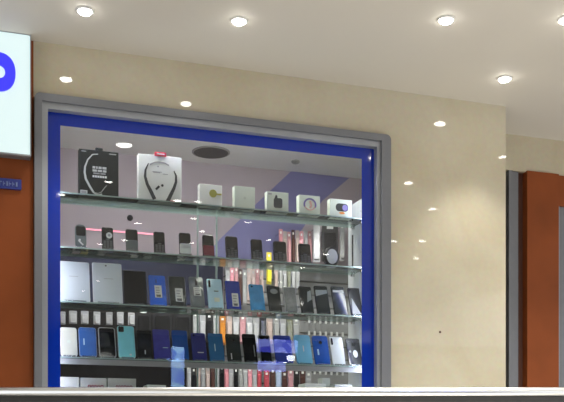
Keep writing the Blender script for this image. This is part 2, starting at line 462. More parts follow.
# slat board with hooks
a = P(222, 392, YB); xa = px2x(224, YB); xb = 2.40
zs_top = P(300, 214, YB).z
sb = thing('slat_board', 'grey slatted display board with steel hooks on the back wall', 'display board', ((xa+xb)/2, YB, 0))
b = MB(); hw = (xb-xa)/2
z = .15
zt_ = P(300, 266, YB).z
while z < zt_:
    b.box((-hw, -.018, z), (hw, -.004, min(z+.066, zt_)), m_slat); z += .075
b.box((-hw, -.006, .0), (hw, -.001, zt_), m_groove)
b.build('slats', sb)
lowb = thing('dark_board', 'black lower display board on the back wall behind the bottom boxes', 'display board', (0, YB, 0))
bx0 = px2x(20, YB); bx1 = xa
zl = min(P(40, 302, YB).z, P(222, 306, YB).z) - .012
MB().box((bx0, -.02, .0), (bx1-.002, -.001, zl), mat('dark_board_paint', (.014, .013, .013), .6, spec=.15)).build('panel', lowb)

# ---------------------------------------------------------------- glass shelves, side panel, uprights
SZ = [EYE + 1.070, EYE + .846, EYE + .622, EYE + .393]
YF, YK = .075, .245
sx0, sx1 = GX0-.06, px2x(366.5, YF)
names = ['top', 'second', 'third', 'lowest']
for z, nm, it in zip(SZ, names, ('the boxed earphones', 'the keypad phones', 'the tablets and boxed-label phones', 'the bottom row of smartphones')):
    t = thing('glass_shelf', f'{nm} clear glass shelf in the window, carrying {it}', 'shelf', ((sx0+sx1)/2, YF, z), group='glass shelves in the shop window')
    hw2 = (sx1-sx0)/2
    b = MB(); b.box((-hw2, .0, -.006), (hw2, YK-YF, 0), m_shelf)
    b.bm.faces.ensure_lookup_table()
    k = b.mi(m_edge)
    for f in b.bm.faces:
        f.normal_update()
        if abs(f.normal.z) < .5: f.material_index = k
    b.build('glass', t)
    if nm == 'lowest':
        MB().box((-hw2, .004, -.030), (hw2, .012, -.0075), mat('pale_grey_rail', (.40, .41, .41), .4)).build('front_rail', t)
    for sx, nx in ((hw2-.004, 1),):
        for yy in (.03, .14):
            MB().box((sx-.012, yy-.006, -.018), (sx+.004, yy+.006, -.006), m_steel).build('bracket', t)
t = thing('side_panel', 'white upright panel at the right end of the glass shelves', 'panel', (sx1, .05, 0))
MB().box((0.001, 0, ZBOT), (.018, .24, EYE+1.175), m_panel).build('panel', t)
b = MB(); b.box((-.0005, .180, EYE+.86), (.0015, .194, EYE+1.03), m_black); b.build('slot', t)
for k in range(5): MB().lathe([(.004, 0), (.004, .001)], m_grey, 8, Matrix.Translation((.0015, .09, EYE+.36+k*.19)) @ Matrix.Rotation(-PI/2, 4, 'Y')).build('peg_hole', t)
pn = P(358, 192, .05)
tag(MB().box((-.022, 0, -.036), (.020, .0015, .036), m_white).build('paper_notice', loc=(sx1-.004, .0485, pn.z)), 'small white paper notice at the top of the white side panel', 'notice')
for px, lb in ((198, 'left clear glass upright between the two shelf bays'), (217, 'right clear glass upright between the two shelf bays')):
    x = px2x(px, YK+.01)
    tag(MB().box((x-.0015, YK+.006, 0), (x+.0015, YK+.03, SZ[0]+.02), m_edge).build('glass_upright'), lb, 'upright', 'glass uprights behind the shelves')
# base under the bottom boxes
ZD = EYE + .165
t = thing('display_base', 'low white base board under the bottom boxes, behind the handrail', 'base', ((sx0+sx1)/2, YF-.008, 0))
MB().box((-hw2, 0, 0.0), (hw2, .165, ZD), m_panel).build('base', t)
MB().box((-hw2, -.004, 0.0), (hw2, 0, .08), m_alu).build('plinth', t)
t = None

# ---------------------------------------------------------------- boxes on the top shelf
def onto(px0, px1, py0, y, zsh):
    """x centre, width, height of a thing on a shelf seen between px0..px1 with its top at py0"""
    xa, xb = px2x(px0, y), px2x(px1, y)
    return (xa+xb)/2, xb-xa, P((px0+px1)/2, py0, y).z - zsh
G1 = 'boxes on the top glass shelf'
YBX = .105
def arc(cx, cz, rx, rz, a0, a1, wd, n=18):
    o = [(cx+(rx)*math.cos(a0+(a1-a0)*k/n), cz+(rz)*math.sin(a0+(a1-a0)*k/n)) for k in range(n+1)]
    i = [(cx+(rx-wd)*math.cos(a0+(a1-a0)*k/n), cz+(rz-wd)*math.sin(a0+(a1-a0)*k/n)) for k in range(n+1)]
    return o, i
def ribbon(b, path, wds, y0, y1, m):
    """flat printed stroke along (x, z) path"""
    n = len(path); v = []; f = []
    for i, (x, z) in enumerate(path):
        x2, z2 = path[min(i+1, n-1)]; x1, z1 = path[max(i-1, 0)]
        L = math.hypot(x2-x1, z2-z1) or 1; nx, nz = -(z2-z1)/L, (x2-x1)/L
        wd = wds[i] if isinstance(wds, list) else wds
        v += [(x+nx*wd/2, y0, z+nz*wd/2), (x-nx*wd/2, y0, z-nz*wd/2), (x+nx*wd/2, y1, z+nz*wd/2), (x-nx*wd/2, y1, z-nz*wd/2)]
    for i in range(n-1):
        a, c = 4*i, 4*(i+1)
        f += [(a, a+1, c+1, c), (a+2, c+2, c+3, a+3), (a, c, c+2, a+2), (a+1, a+3, c+3, c+1)]
    b.faces(v, f, m)
def box_thing(name, label, px0, px1, py0, m, dep=.035, yaw=0, grp=G1):
    x, wd, h = onto(px0, px1, py0, YBX, SZ[0])
    t = thing(name, label, 'box', (x, YBX, SZ[0]), (0, 0, yaw), grp)
    MB().prism(rrect(wd, h, .0015), 0, dep, m, ch=.0008).build('carton', t)
    return t, wd, h
m_bbox = mat('black_box_card', (.014, .017, .016), .45, var=.1, spec=.2)
t, wd, h = box_thing('headset_box', 'black boxed neckband headset with white lettering on the top shelf', 79, 118.5, 150.5, m_bbox, .04)
b = MB()
b.prism(rrect(wd*.19, .016, .004, wd*-.08, h-.001), .012, .016, m_bbox); b.build('hang_tab', t)
b = MB()   # printed neckband: left arm and the loop at the foot
pts = [(-.02, .92), (-.16, .90), (-.28, .78), (-.35, .62), (-.36, .50), (-.33, .36), (-.24, .22), (-.14, .09), (-.07, .045)]
ribbon(b, [(u*wd, v*h) for u, v in pts], [wd*k for k in (.02, .03, .035, .045, .05, .055, .055, .05, .03)], -.0012, .0, m_lgrey)
ribbon(b, [(u*wd, v*h) for u, v in ((-.12, .08), (-.02, .07), (.06, .10), (.14, .20), (.2, .26))], wd*.02, -.0012, 0, m_grey)
ribbon(b, [(u*wd, v*h) for u, v in ((-.08, .05), (.0, .04), (.08, .06))], wd*.03, -.0013, 0, m_lgrey)
b.build('printed_headset', t)
b = MB()
for v0, hh, mm, us in ((.60, .05, m_lgrey, ((-.16, -.09), (-.07, -.03), (-.01, .07), (.09, .19))), (.535, .045, m_lgrey, ((-.16, -.05), (-.03, .08), (.10, .19))),
                       (.485, .03, m_grey, ((-.14, .02), (.04, .17)))):
    for u0, u1 in us: b.box((u0*wd, -.0012, v0*h), (u1*wd, 0, (v0+hh)*h), mm)
for k in range(6): b.box(((-.16+k*.062)*wd, -.0012, .41*h), ((-.16+k*.062+.048)*wd, 0, .455*h), m_white)
b.box((-.44*wd, -.0012, .945*h), (-.32*wd, 0, .965*h), m_grey).box((.26*wd, -.0012, .935*h), (.44*wd, 0, .955*h), m_grey)
b.build('lettering', t)
b = MB(); b.box((-.47*wd, -.0014, .03*h), (-.29*wd, 0, .115*h), m_lgrey).box((-.44*wd, -.0018, .05*h), (-.32*wd, 0, .095*h), m_grey); b.build('sticker', t)

t, wd, h = box_thing('headset_box', 'white boxed neckband headset with a red tab on the top shelf', 138.5, 181.5, 155.5, m_white, .04)
b = MB(); b.prism(rrect(wd*.27, .018, .003, -wd*.13, h-.004), -.003, .004, m_red); b.box((-wd*.08, -.0042, h+.003), (wd*.10, -.002, h+.008), m_white); b.build('red_tab', t)
b = MB()
L = [(-.27, .81), (-.34, .66), (-.35, .52), (-.30, .36), (-.22, .22), (-.13, .05)]
ribbon(b, [(u*wd, v*h) for u, v in L], [wd*k for k in (.02, .045, .06, .07, .08, .085)], -.0012, 0, m_ink)
ribbon(b, [(u*wd, v*h) for u, v in ((.32, .70), (.37, .60), (.37, .46), (.32, .32), (.25, .18), (.17, .02))], [wd*k for k in (.02, .045, .06, .07, .08, .09)], -.0012, 0, m_ink)
o_, i_ = arc(.0, .66*h, .29*wd, .20*h, .25*PI, .80*PI, .0)
ribbon(b, o_, wd*.028, -.0012, 0, m_grey)
b.prism(disc(.05*wd, .36*h, .03*wd), -.0012, 0, m_ink); ribbon(b, [(-.10*wd, .26*h), (-.02*wd, .34*h)], wd*.05, -.0012, 0, m_ink)
b.prism(disc(-.05*wd, .76*h, .018*wd), -.0012, 0, m_grey)
b.build('printed_headset', t)
b = MB()
for u0, u1, v in ((-.18, .04, .635), (-.16, .0, .62), (.06, .18, .60)): b.box((u0*wd, -.0012, v*h), (u1*wd, 0, (v+.014)*h), m_grey)
b.box((.22*wd, -.0012, .035*h), (.46*wd, 0, .05*h), m_red)
b.build('lettering', t)

t, wd, h = box_thing('earbud_box', 'small white box with a round olive print on the top shelf', 199.5, 222, 184.5, m_white)
b = MB(); b.prism(disc(.10*wd, .60*h, .17*wd, 18), -.0012, 0, m_gold); b.box((.22*wd, -.0012, .55*h), (.48*wd, 0, .62*h), m_gold); b.build('print', t)
t, wd, h = box_thing('earbud_box', 'plain pale green box between white boxes on the top shelf', 234.5, 255, 186.5, m_pale)
b = MB(); b.prism(disc(0, .5*h, .06*wd, 12), -.0012, 0, mat('faint_print', (.55, .60, .52), .5)); b.build('print', t)
t, wd, h = box_thing('earbud_box', 'white box printed with a black thumb-shaped charger on the top shelf', 267, 288.5, 192, m_pale)
b = MB(); b.prism(rrect(.40*wd, .48*h, .08*wd, -.19*wd, .22*h), -.0012, 0, m_ink); b.prism([(-.14*wd, .6*h), (-.02*wd, .66*h), (-.02*wd, .80*h), (-.09*wd, .86*h), (-.14*wd, .74*h)][::-1], -.0012, 0, m_ink)
b.box((-.44*wd, -.0012, .84*h), (-.28*wd, 0, .92*h), m_grey); b.build('print', t)
t, wd, h = box_thing('earbud_box', 'white box with a purple and pink ring print on the top shelf', 299, 320, 195.5, m_pale)
m_pp = mat('purple_print', (.20, .17, .42), .4); m_pk = mat('peach_print', (.72, .42, .36), .4)
b = MB(); o_, _ = arc(.02*wd, .54*h, .27*wd, .29*h, -.15*PI, 1.15*PI, 0); ribbon(b, o_, .075*wd, -.0012, 0, m_pp)
o_, _ = arc(.02*wd, .54*h, .25*wd, .27*h, -.9*PI, -.1*PI, 0); ribbon(b, o_, .05*wd, -.0012, 0, m_pk)
ribbon(b, [(.02*wd, .72*h), (.08*wd, .5*h), (.02*wd, .36*h)], .10*wd, -.0012, 0, m_pk); b.build('print', t)
t, wd, h = box_thing('earbud_box', 'white box with a dark speaker and orange print at the right of the top shelf', 330, 352, 199.5, m_pale)
b = MB(); b.prism(rrect(.56*wd, .42*h, .14*wd, -.24*wd, .36*h), -.0012, 0, m_ink); b.prism(disc(.18*wd, .56*h, .13*wd), -.0016, 0, m_pp)
b.prism(disc(.04*wd, .27*h, .13*wd, 12, .06*h), -.0014, 0, mat('orange_print', (.8, .28, .04), .4)); b.build('print', t)

# ---------------------------------------------------------------- keypad phones on the second shelf
G2 = 'keypad phones on the second shelf'
YP = .115
m_key = mat('key_grey', (.10, .105, .11), .4)
def pedestal(x, y, zs, label, wd=.05):
    t = thing('phone_stand', 'small white stand under the ' + label, 'stand', (x, y, zs), group='white stands on the second shelf')
    MB().box((-wd/2, -.006, 0), (wd/2, .03, .006), m_clear).build('base', t)
    MB().box((-wd/2, -.006, .006), (wd/2, -.003, .012), m_clear).build('lip', t)
    MB().box((-.008, .018, .006), (.008, .022, .055), m_clear).build('prop', t)
def featphone(px0, px1, py0, label, body, lower=None, kind='bar', yaw=0):
    lean = math.radians(11)
    x, wd, h = onto(px0, px1, py0, YP+.01, SZ[1]+.007); h /= math.cos(lean)
    t = thing('keypad_phone', label, 'mobile phone', (x, YP, SZ[1]+.0085), (-lean, 0, yaw), G2)
    r = wd*.16 if kind != 'curvy' else wd*.42
    MB().prism(rrect(wd, h, r), 0, .013, body, ch=.0022).build('body', t)
    lo = lower or body
    if kind == 'curvy':
        MB().prism(rrect(wd*.80, h*.40, wd*.14, None, h*.50), -.0012, .001, m_screen).build('screen', t)
        b = MB(); ribbon(b, [(-.2*wd, .30*h), (-.05*wd, .22*h), (.2*wd, .10*h)], wd*.12, -.001, 0, m_lgrey); b.prism(disc(-.1*wd, .32*h, .10*wd), -.0012, 0, m_lgrey); b.build('keypad', t)
    elif kind == 'dial':
        MB().prism(rrect(wd*.9, h*.40, wd*.06, None, h*.55), -.001, .001, m_screen).build('screen', t)
        b = MB(); b.prism(disc(.12*wd, .62*h, .27*wd, 18), -.003, 0, m_white); b.prism(disc(.12*wd, .62*h, .12*wd, 12), -.0036, 0, m_grey); b.build('round_dial', t)['label'] = 'white round dial'
    else:
        MB().prism(rrect(wd*.86, h*.44, wd*.08, None, h*.50), -.001, .001, m_screen).build('screen', t)
    if kind != 'curvy':
        b = MB()
        if lower: b.prism(rrect(wd*.98, h*.46, wd*.14, None, 0.004), -.0008, .002, lower)
        kc = m_key if not lower else lower
        for rr_ in range(4):
            for cc in range(3):
                b.prism(rrect(wd*.22, h*.055, .0012, (-.39+.28*cc)*wd, (.07+.085*rr_)*h), -.0022, 0, kc)
        b.prism(rrect(wd*.30, h*.05, .0012, -.15*wd, .41*h), -.0024, 0, kc)
        b.build('keypad', t)
    pedestal(x, YP, SZ[1], label, wd)
m_gg = mat('grey_green_plastic', (.10, .125, .12), .3)
m_burg = mat('burgundy_plastic', (.22, .02, .04), .35)
m_wkey = mat('white_keys', (.66, .70, .70), .35)
m_gkey = mat('grey_green_keys', (.10, .12, .12), .35)
featphone(75, 86.5, 224, 'grey-green curvy phone at the left end of the second shelf', m_gg, None, 'curvy')
featphone(102, 113.5, 227, 'black phone with a white round dial on the second shelf', m_black, None, 'dial')
featphone(126, 138, 229, 'black phone with grey-green keys on the second shelf', m_black, m_gkey)
featphone(154, 165, 231.5, 'rounded all-black phone standing left of the white-keyed phone', m_black)
featphone(179.5, 191, 232.5, 'black phone with a white keypad on the second shelf', m_black, m_wkey)
featphone(203, 214, 234.5, 'black phone with a burgundy keypad on the second shelf', m_black, m_burg)
featphone(226, 238, 236, 'square-cornered black phone just right of the burgundy phone', m_black, None, 'bar')
featphone(251.5, 262.5, 239, 'narrow black phone left of the yellow hanging pack', m_black)
featphone(273.5, 286, 241, 'black phone just right of the yellow hanging pack', m_black, None, 'bar', -.12)
featphone(299, 311, 243.5, 'black phone in front of the pink packs, rightmost keypad phone', mat('brown_black_plastic', (.022, .014, .013), .3))
x, wd, h = onto(323, 338, 247, YP+.02, SZ[1])
t = thing('portable_speaker', 'round dark portable speaker at the right of the second shelf', 'speaker', (x, YP, SZ[1]))
MB().prism(disc(0, h/2, wd/2, 24, h/2), 0, .03, m_black, ch=.006).build('body', t)
MB().prism(disc(0, h/2, wd*.36, 20, h*.36), -.002, .004, m_grey).build('grille', t)
MB().box((-wd*.3, .002, 0), (wd*.3, .028, .004), m_grey).build('foot', t)

# price cards lying on the second shelf
cols = [('pale pink', (.62, .50, .47)), ('yellow', (.66, .52, .12)), ('grey', (.32, .34, .34)), ('white', (.72, .74, .72)), ('pale green', (.5, .62, .54)), ('white', (.74, .74, .74)), ('grey', (.4, .42, .42))]
places = ['below the curvy phone', 'right beside the pale pink card', 'between the curvy and dial phones', 'under the grey-green keyed phone', 'left of the rounded black phone', 'under the white-keyed phone', 'beside the burgundy phone']
for (cn, cc), px, pl_ in zip(cols, (76, 84, 101, 134, 147, 181, 205), places):
    x = px2x(px, .19)
    tag(MB().prism(rrect(.030, .045, .002), -.0012, 0, mat('card_' + cn.replace(' ', '_'), cc, .5), Matrix.Rotation(PI/2, 4, 'X') @ Matrix.Translation((0, 0, -.02))).build('price_card', loc=(x, .185, SZ[1]+.0002)),
        f'{cn} price card lying on the second shelf {pl_}', 'card', 'price cards on the second shelf')

# ---------------------------------------------------------------- phones and tablets on shelves three and four
def acrylic_stand(x, y, zs, wd, lean, lbl, row):
    lbl = lbl.replace(' on the lowest shelf', '').replace(' on the third shelf', '').replace(', fourth from right on third shelf', '').replace(', second from right on third shelf', '').replace(', rightmost on third shelf', '').replace(', rightmost on lowest shelf', '').replace(', next to the right end of the third shelf', ' near the shelf end').replace(' at the right end of the lowest shelf', '').replace(' a small camera at the top left', ' small camera').replace(' thin pale logo line', ' logo line')
    t = thing('phone_stand', 'clear stand under the ' + lbl, 'stand', (x, y, zs), group=f'clear stands on the {row} shelf')
    MB().box((-wd*.36, -.006, 0), (wd*.36, .055, .003), m_clear).build('base', t)
    MB().box((-wd*.36, -.006, .003), (wd*.36, -.003, .010), m_clear).build('lip', t)
    M = Matrix.Translation((0, .014, .003)) @ Matrix.Rotation(-lean, 4, 'X')
    MB().box((-wd*.14, 0, 0.006), (wd*.14, .003, .07), m_clear, M).build('prop', t)
def slab(row, px0, px1, py0, label, back, name='smartphone', cat='mobile phone', front=False, case=None, sticker=None, cams=None,
         logo=None, lean=20, yaw=0, r=.10, screen=None, extra=None, stand=True, grp=None):
    zs = SZ[row] + .003
    ln = math.radians(lean)
    y0 = .115
    ym = y0 + .05
    # clear the skew that the lean adds to the seen width
    hp = P((px0+px1)/2, py0, y0+.05).z - zs
    mid = (px0+px1)/2
    sk = (mid + 40)/F*math.tan(ln)*hp*225
    pa, pb = px0 + sk*.5, px1 - sk*.5
    xa, xb = px2x(pa, ym), px2x(pb, ym)
    x, wd = (xa+xb)/2, xb-xa
    hh = (P(mid, py0, y0 + hp*math.tan(ln)).z - zs - .003)/math.cos(ln)
    T = .009
    t = thing(name, label, cat, (x, y0, zs + T*math.sin(ln) + .0004), (-ln, 0, yaw), grp or (f'smartphones on the {names[row]} shelf' if cat == 'mobile phone' else 'tablets on the third shelf'))
    rad = wd*r
    body = case or back
    MB().prism(rrect(wd, hh, rad), 0, T, body, ch=.0014).build('case' if case else 'body', t)
    ins = .0022 if case else .0012
    if front:
        MB().prism(rrect(wd-2*ins-.002, hh-2*ins-.004, rad*.8, None, ins+.002), -.0007, .001, screen or m_screen).build('screen', t)
    else:
        MB().prism(rrect(wd-2*ins, hh-2*ins, rad*.85, None, ins), -.0007, .001, back).build('back_panel', t)
    if cams == 'bar':
        b = MB(); b.prism(rrect(wd*.13, hh*.24, wd*.06, -wd*.40, hh*.70), -.0026, 0, m_black)
        for k in range(3): b.prism(disc(-wd*.335, hh*(.735+.08*k), wd*.04, 10), -.0034, 0, m_screen)
        b.build('camera_bump', t)
    elif cams == 'mid':
        b = MB(); b.prism(rrect(wd*.14, hh*.20, wd*.06, -wd*.07, hh*.72), -.0026, 0, m_black)
        b.prism(disc(0, hh*.77, wd*.045, 10), -.0034, 0, m_screen).prism(disc(0, hh*.86, wd*.045, 10), -.0034, 0, m_screen); b.build('camera_bump', t)
    elif cams == 'square':
        b = MB(); b.prism(rrect(wd*.32, hh*.17, wd*.06, -wd*.44, hh*.80), -.0026, 0, m_black)
        b.prism(disc(-wd*.36, hh*.85, wd*.05, 10), -.0034, 0, m_screen).prism(disc(-wd*.22, hh*.92, wd*.04, 10), -.0034, 0, m_screen); b.build('camera_bump', t)
    elif cams == 'dot':
        b = MB(); b.prism(disc(-wd*.30, hh*.90, wd*.06, 12), -.0024, 0, m_screen); b.build('camera_lens', t)
    elif cams == 'ring':
        b = MB(); b.prism(disc(0, hh*.76, wd*.11, 16), -.0024, 0, m_black).prism(disc(0, hh*.76, wd*.06, 12), -.003, 0, m_screen); b.build('camera_bump', t)
    if sticker:
        u0, v0, u1, v1 = sticker
        b = MB(); b.prism(rrect((u1-u0)*wd, (v1-v0)*hh, .001, u0*wd, v0*hh), -.0014, 0, m_white)
        for k in range(4):
            v = v0 + (v1-v0)*(.16+.2*k); b.box(((u0+(u1-u0)*.15)*wd, -.0018, v*hh), ((u0+(u1-u0)*random.uniform(.6, .85))*wd, 0, (v+(v1-v0)*.07)*hh), m_grey)
        b.box(((u0+(u1-u0)*.2)*wd, -.0018, (v0+(v1-v0)*.06)*hh), ((u0+(u1-u0)*.8)*wd, 0, (v0+(v1-v0)*.24)*hh), m_ink)
        b.build('sticker', t)
    if logo:
        m, u, v, lw, lh = logo
        MB().box(((u-lw/2)*wd, -.0012, (v-lh/2)*hh), ((u+lw/2)*wd, 0, (v+lh/2)*hh), m).build('logo_mark', t)
    if extra:
        b = MB(); extra(b, wd, hh); b.build('print', t)
    if stand: acrylic_stand(x, y0, SZ[row], wd, ln, label, names[row])
    return t
def glossy(name, col, rough=.16, var=.12, scale=30): return mat(name, col, rough, var=var, scale=scale, coat=.5)
m_wtab = mat('pale_grey_cover', (.62, .68, .70), .4, var=.03)
m_wh = glossy('white_gloss', (.70, .71, .62), .25, .03)
m_rblue = glossy('royal_blue_gloss', (.04, .17, .85))
m_dgr = glossy('dark_olive_gloss', (.040, .046, .044))
m_gr = glossy('grey_gloss', (.17, .19, .20))
m_lblue = glossy('light_blue_gloss', (.52, .78, .92), .2, .06)
m_dblue = glossy('deep_blue_gloss', (.015, .045, .42))
m_sky = glossy('sky_blue_gloss', (.08, .38, .80), .2, .35)
m_cyan = glossy('cyan_gloss', (.28, .80, .88), .15, .1)
m_bl = glossy('black_gloss', (.012, .013, .016))
m_vio = glossy('violet_blue_gloss', (.05, .05, .36), .2, .5)
m_nav = glossy('navy_violet_gloss', (.035, .04, .22))
m_teal = glossy('teal_blue_gloss', (.03, .16, .38))
m_olive = glossy('olive_black_gloss', (.035, .040, .036))
m_mid = glossy('mid_blue_gloss', (.015, .09, .42))
m_gradb = glossy('aqua_blue_gloss', (.22, .58, .88), .15, .25, 12)
m_wht = glossy('white_grey_gloss', (.62, .66, .62), .2, .03)
m_frame = mat('silver_frame', (.55, .58, .58), .3, metal=.5)
def lines_w(b, wd, hh):
    b.box((-.18*wd, -.0012, .62*hh), (.12*wd, 0, .63*hh), m_grey)
GT = 'tablets on the third shelf'
slab(2, 58, 89.5, 261.5, 'pale grey tablet cut off by the blue border on the third shelf', m_wtab, 'tablet', 'tablet', lean=14, r=.05, case=m_whitep, extra=lines_w)
slab(2, 91, 122, 263, 'pale grey tablet beside the black tablet on the third shelf', m_wtab, 'tablet', 'tablet', lean=14, r=.05, case=m_whitep,
     extra=lambda b, wd, hh: (b.box((-.12*wd, -.0012, .60*hh), (.2*wd, 0, .61*hh), m_grey), b.prism(disc(-.04*wd, .93*hh, .03*wd), -.0012, 0, m_ink)))
slab(2, 121.5, 146, 270.5, 'black tablet on the third shelf', m_black, 'tablet', 'tablet', lean=14, r=.03, front=True, screen=mat('dull_black_screen', (.008, .008, .009), .5, spec=.15))
slab(2, 147, 166, 275.5, 'royal blue phone with a white sticker on the third shelf', m_rblue, sticker=(-.18, .26, .24, .66), logo=(m_ink, -.06, .80, .05, .12))
slab(2, 166.5, 186, 276.5, 'dark olive phone with white sticker beside the royal blue phone', m_dgr, case=m_clearcase, sticker=(-.15, .16, .30, .60))
slab(2, 187, 204, 277, 'grey phone in a clear case with a white square sticker on the third shelf', m_gr, case=m_clearcase, sticker=(-.22, .38, .30, .66), cams='mid')
slab(2, 204.5, 222.5, 279, 'light blue phone with a tall dark camera bar on the third shelf', m_lblue, cams='bar', logo=(m_ink, .08, .58, .30, .03), extra=lambda b, wd, hh: b.box((-.10*wd, -.0012, .22*hh), (.26*wd, 0, .36*hh), m_pale), yaw=-.03)
slab(2, 222.5, 240, 281, 'shiny deep blue phone with a white sticker on the third shelf', m_dblue, sticker=(-.10, .10, .34, .56), yaw=-.05)
slab(2, 246.5, 264, 284.5, 'speckled sky blue phone on the third shelf', m_sky, cams='dot')
def glare(b, wd, hh): pass
mm1 = mat('painted_screen_glare', (.30, .33, .32), .2); mm2 = mat('slate_wallpaper', (.025, .031, .031), .12)  # the pale tone paints reflections onto the phone screens
slab(2, 264.5, 280.5, 286, 'black phone with a painted pale reflection high on its screen', m_bl, front=True, screen=mm2, extra=lambda b, wd, hh: b.prism(disc(.02*wd, .78*hh, .30*wd, 16, .10*hh), -.0012, 0, mm1))
slab(2, 280.5, 296.5, 287, 'silver grey phone with a blurred pale screen on the third shelf', m_frame, front=True, screen=mat('mottled_screen', (.20, .21, .20), .35, var=.6, scale=60))
def diag(b, wd, hh): b.prism([(.05*wd, .40*hh), (.44*wd, .52*hh), (.44*wd, .86*hh), (.16*wd, .80*hh)], -.0012, 0, mm1)  # slanted screen reflection drawn as a pale shape
slab(2, 296, 312.5, 286.5, 'dark phone with a painted slanted screen reflection, fourth from right on third shelf', m_bl, front=True, screen=mm2, extra=diag)
slab(2, 311.5, 329, 286, 'dark phone with a painted pale reflection across the top of its screen', m_bl, front=True, screen=mm2, extra=lambda b, wd, hh: b.prism([(-.44*wd, .62*hh), (.44*wd, .74*hh), (.44*wd, .86*hh), (-.44*wd, .84*hh)], -.0012, 0, mm1))
slab(2, 328.5, 346, 286.5, 'dark phone with thin grey screen band, second from right on third shelf', m_bl, front=True, screen=mm2, extra=lambda b, wd, hh: b.box((-.42*wd, -.0012, .78*hh), (.42*wd, 0, .86*hh), m_grey))
slab(2, 345, 362, 288, 'black phone with a painted grey screen reflection, rightmost on third shelf', m_bl, front=True, screen=m_screen, extra=lambda b, wd, hh: b.prism([(-.40*wd, .06*hh), (.30*wd, .06*hh), (-.30*wd, .62*hh)], -.0012, 0, m_grey))  # grey wedge is a reflection painted on the screen
# lowest glass shelf
slab(3, 59, 77, 327.5, 'creamy white phone at the left end of the lowest shelf', m_wh, case=m_whitep, r=.16, logo=(m_pale, 0, .5, .2, .1))
slab(3, 77.5, 96.5, 327.5, 'bright blue phone beside the creamy white one on the lowest shelf', glossy('bright_blue_gloss', (.05, .16, .48)), r=.15, case=mat('pale_blue_rim', (.30, .40, .60), .3), logo=(m_lblue, -.22, .5, .06, .22))
slab(3, 97, 115.5, 327.5, 'black phone in a pale rim between bright blue and cyan phones', m_bl, front=True, case=mat('pale_rim', (.45, .47, .47), .3), r=.14)
slab(3, 116, 135, 326, 'cyan phone with a square camera on the lowest shelf', m_cyan, cams='square', r=.15, case=mat('pale_cyan_rim', (.45, .66, .70), .3), logo=(m_whitep, .2, .10, .12, .05))
slab(3, 135, 152, 330, 'plain black phone right of the cyan phone on the lowest shelf', m_bl, logo=(m_lgrey, .0, .22, .06, .14))
slab(3, 151, 170, 329.5, 'violet blue patterned phone right of the plain black phone', m_vio, logo=(m_lblue, .2, .38, .3, .015))
slab(3, 170, 188, 330.5, 'dark blue phone behind the mirrored narrow screen on the lowest shelf', m_mid)
slab(3, 189, 206, 333, 'matte navy phone with a thin pale logo line on the lowest shelf', m_nav, logo=(m_lgrey, .08, .28, .42, .03), cams='dot')
slab(3, 206, 223.5, 333.5, 'teal blue phone between navy and olive black phones on the lowest shelf', m_teal, logo=(m_lblue, -.1, .48, .05, .26))
slab(3, 223.5, 240.5, 334, 'olive black phone with a long pale stripe on the lowest shelf', m_olive, logo=(m_lgrey, -.22, .18, .07, .22), cams='ring')
slab(3, 240, 256.5, 334, 'glossy black phone right of the olive black phone on the lowest shelf', m_bl, front=True, logo=(m_grey, .3, .4, .06, .4))
slab(3, 256, 271, 335, 'black phone with a grey edge left of the mirrored blue screen', m_bl, front=True, case=m_gr)
slab(3, 271, 292, 335.5, 'blue phone behind the mirrored blue screen on the lowest shelf', glossy('cobalt_gloss', (.03, .06, .40), .2, .3))
slab(3, 291.5, 311.5, 335, 'aqua blue phone with a curved pale logo on the lowest shelf', m_gradb, r=.16, logo=(m_whitep, .0, .52, .06, .2))
slab(3, 309.5, 329, 336, 'deep mid blue phone left of the white phone on the lowest shelf', m_mid, cams='ring', r=.13, logo=(m_lblue, -.22, .42, .10, .2))
slab(3, 326.5, 344, 337, 'white grey phone with a small camera at the top left on the lowest shelf', m_wht, cams='bar', r=.10)
slab(3, 343, 361, 338.5, 'black phone with pale oval on its back, rightmost on lowest shelf', m_bl, r=.12, cams='ring', extra=lambda b, wd, hh: (b.prism(disc(.06*wd, .42*hh, .17*wd, 16, .14*hh), -.0012, 0, m_lgrey), b.prism(disc(-.3*wd, .5*hh, .08*wd, 10), -.0012, 0, m_grey)))

# ---------------------------------------------------------------- cartons on the base, below the lowest shelf
m_rtx = mat('maroon_lettering', (.28, .03, .07), .4)
m_greyc = mat('grey_white_card', (.56, .58, .55), .5)
def carton(px0, px1, py0, label, m, red=True, y=.11, dep=.09):
    xa, xb = px2x(px0, y), px2x(px1, y); z1 = P((px0+px1)/2, py0, y).z
    t = thing('phone_carton', label, 'box', ((xa+xb)/2, y, ZD), group='cartons on the base board')
    wd, h = xb-xa, z1-ZD
    MB().prism(rrect(wd, h, .002), 0, dep, m, ch=.001).build('carton', t)
    if red:
        b = MB(); x = -.22*wd
        while x < .36*wd:
            ww = random.uniform(.008, .014)
            b.prism(rrect(ww, .013, .004, x, h-.042), -.0012, 0, m_rtx); b.prism(rrect(ww*.45, .007, .002, x+ww*.28, h-.039), -.0018, 0, m); x += ww + .002
        b.build('lettering', t)
carton(60, 79, 377, 'plain grey white carton at the left end below the lowest shelf', m_greyc, False)
carton(80.5, 106.5, 378, 'white carton with maroon lettering left of its twin below the lowest shelf', m_greyc)
carton(108, 136, 378.5, 'white carton with maroon lettering right of its twin below the lowest shelf', m_greyc)
carton(147, 166, 385, 'low pale carton below the violet blue phone', m_white, False)
carton(305, 326, 383.5, 'low white carton below the deep mid blue phone', m_white, False)
carton(322, 330, 378, 'narrow upright white carton below the white grey phone', m_greyc, False, .17, .055)
carton(335, 352, 384.5, 'low grey carton at the right end below the lowest shelf', m_greyc, False)

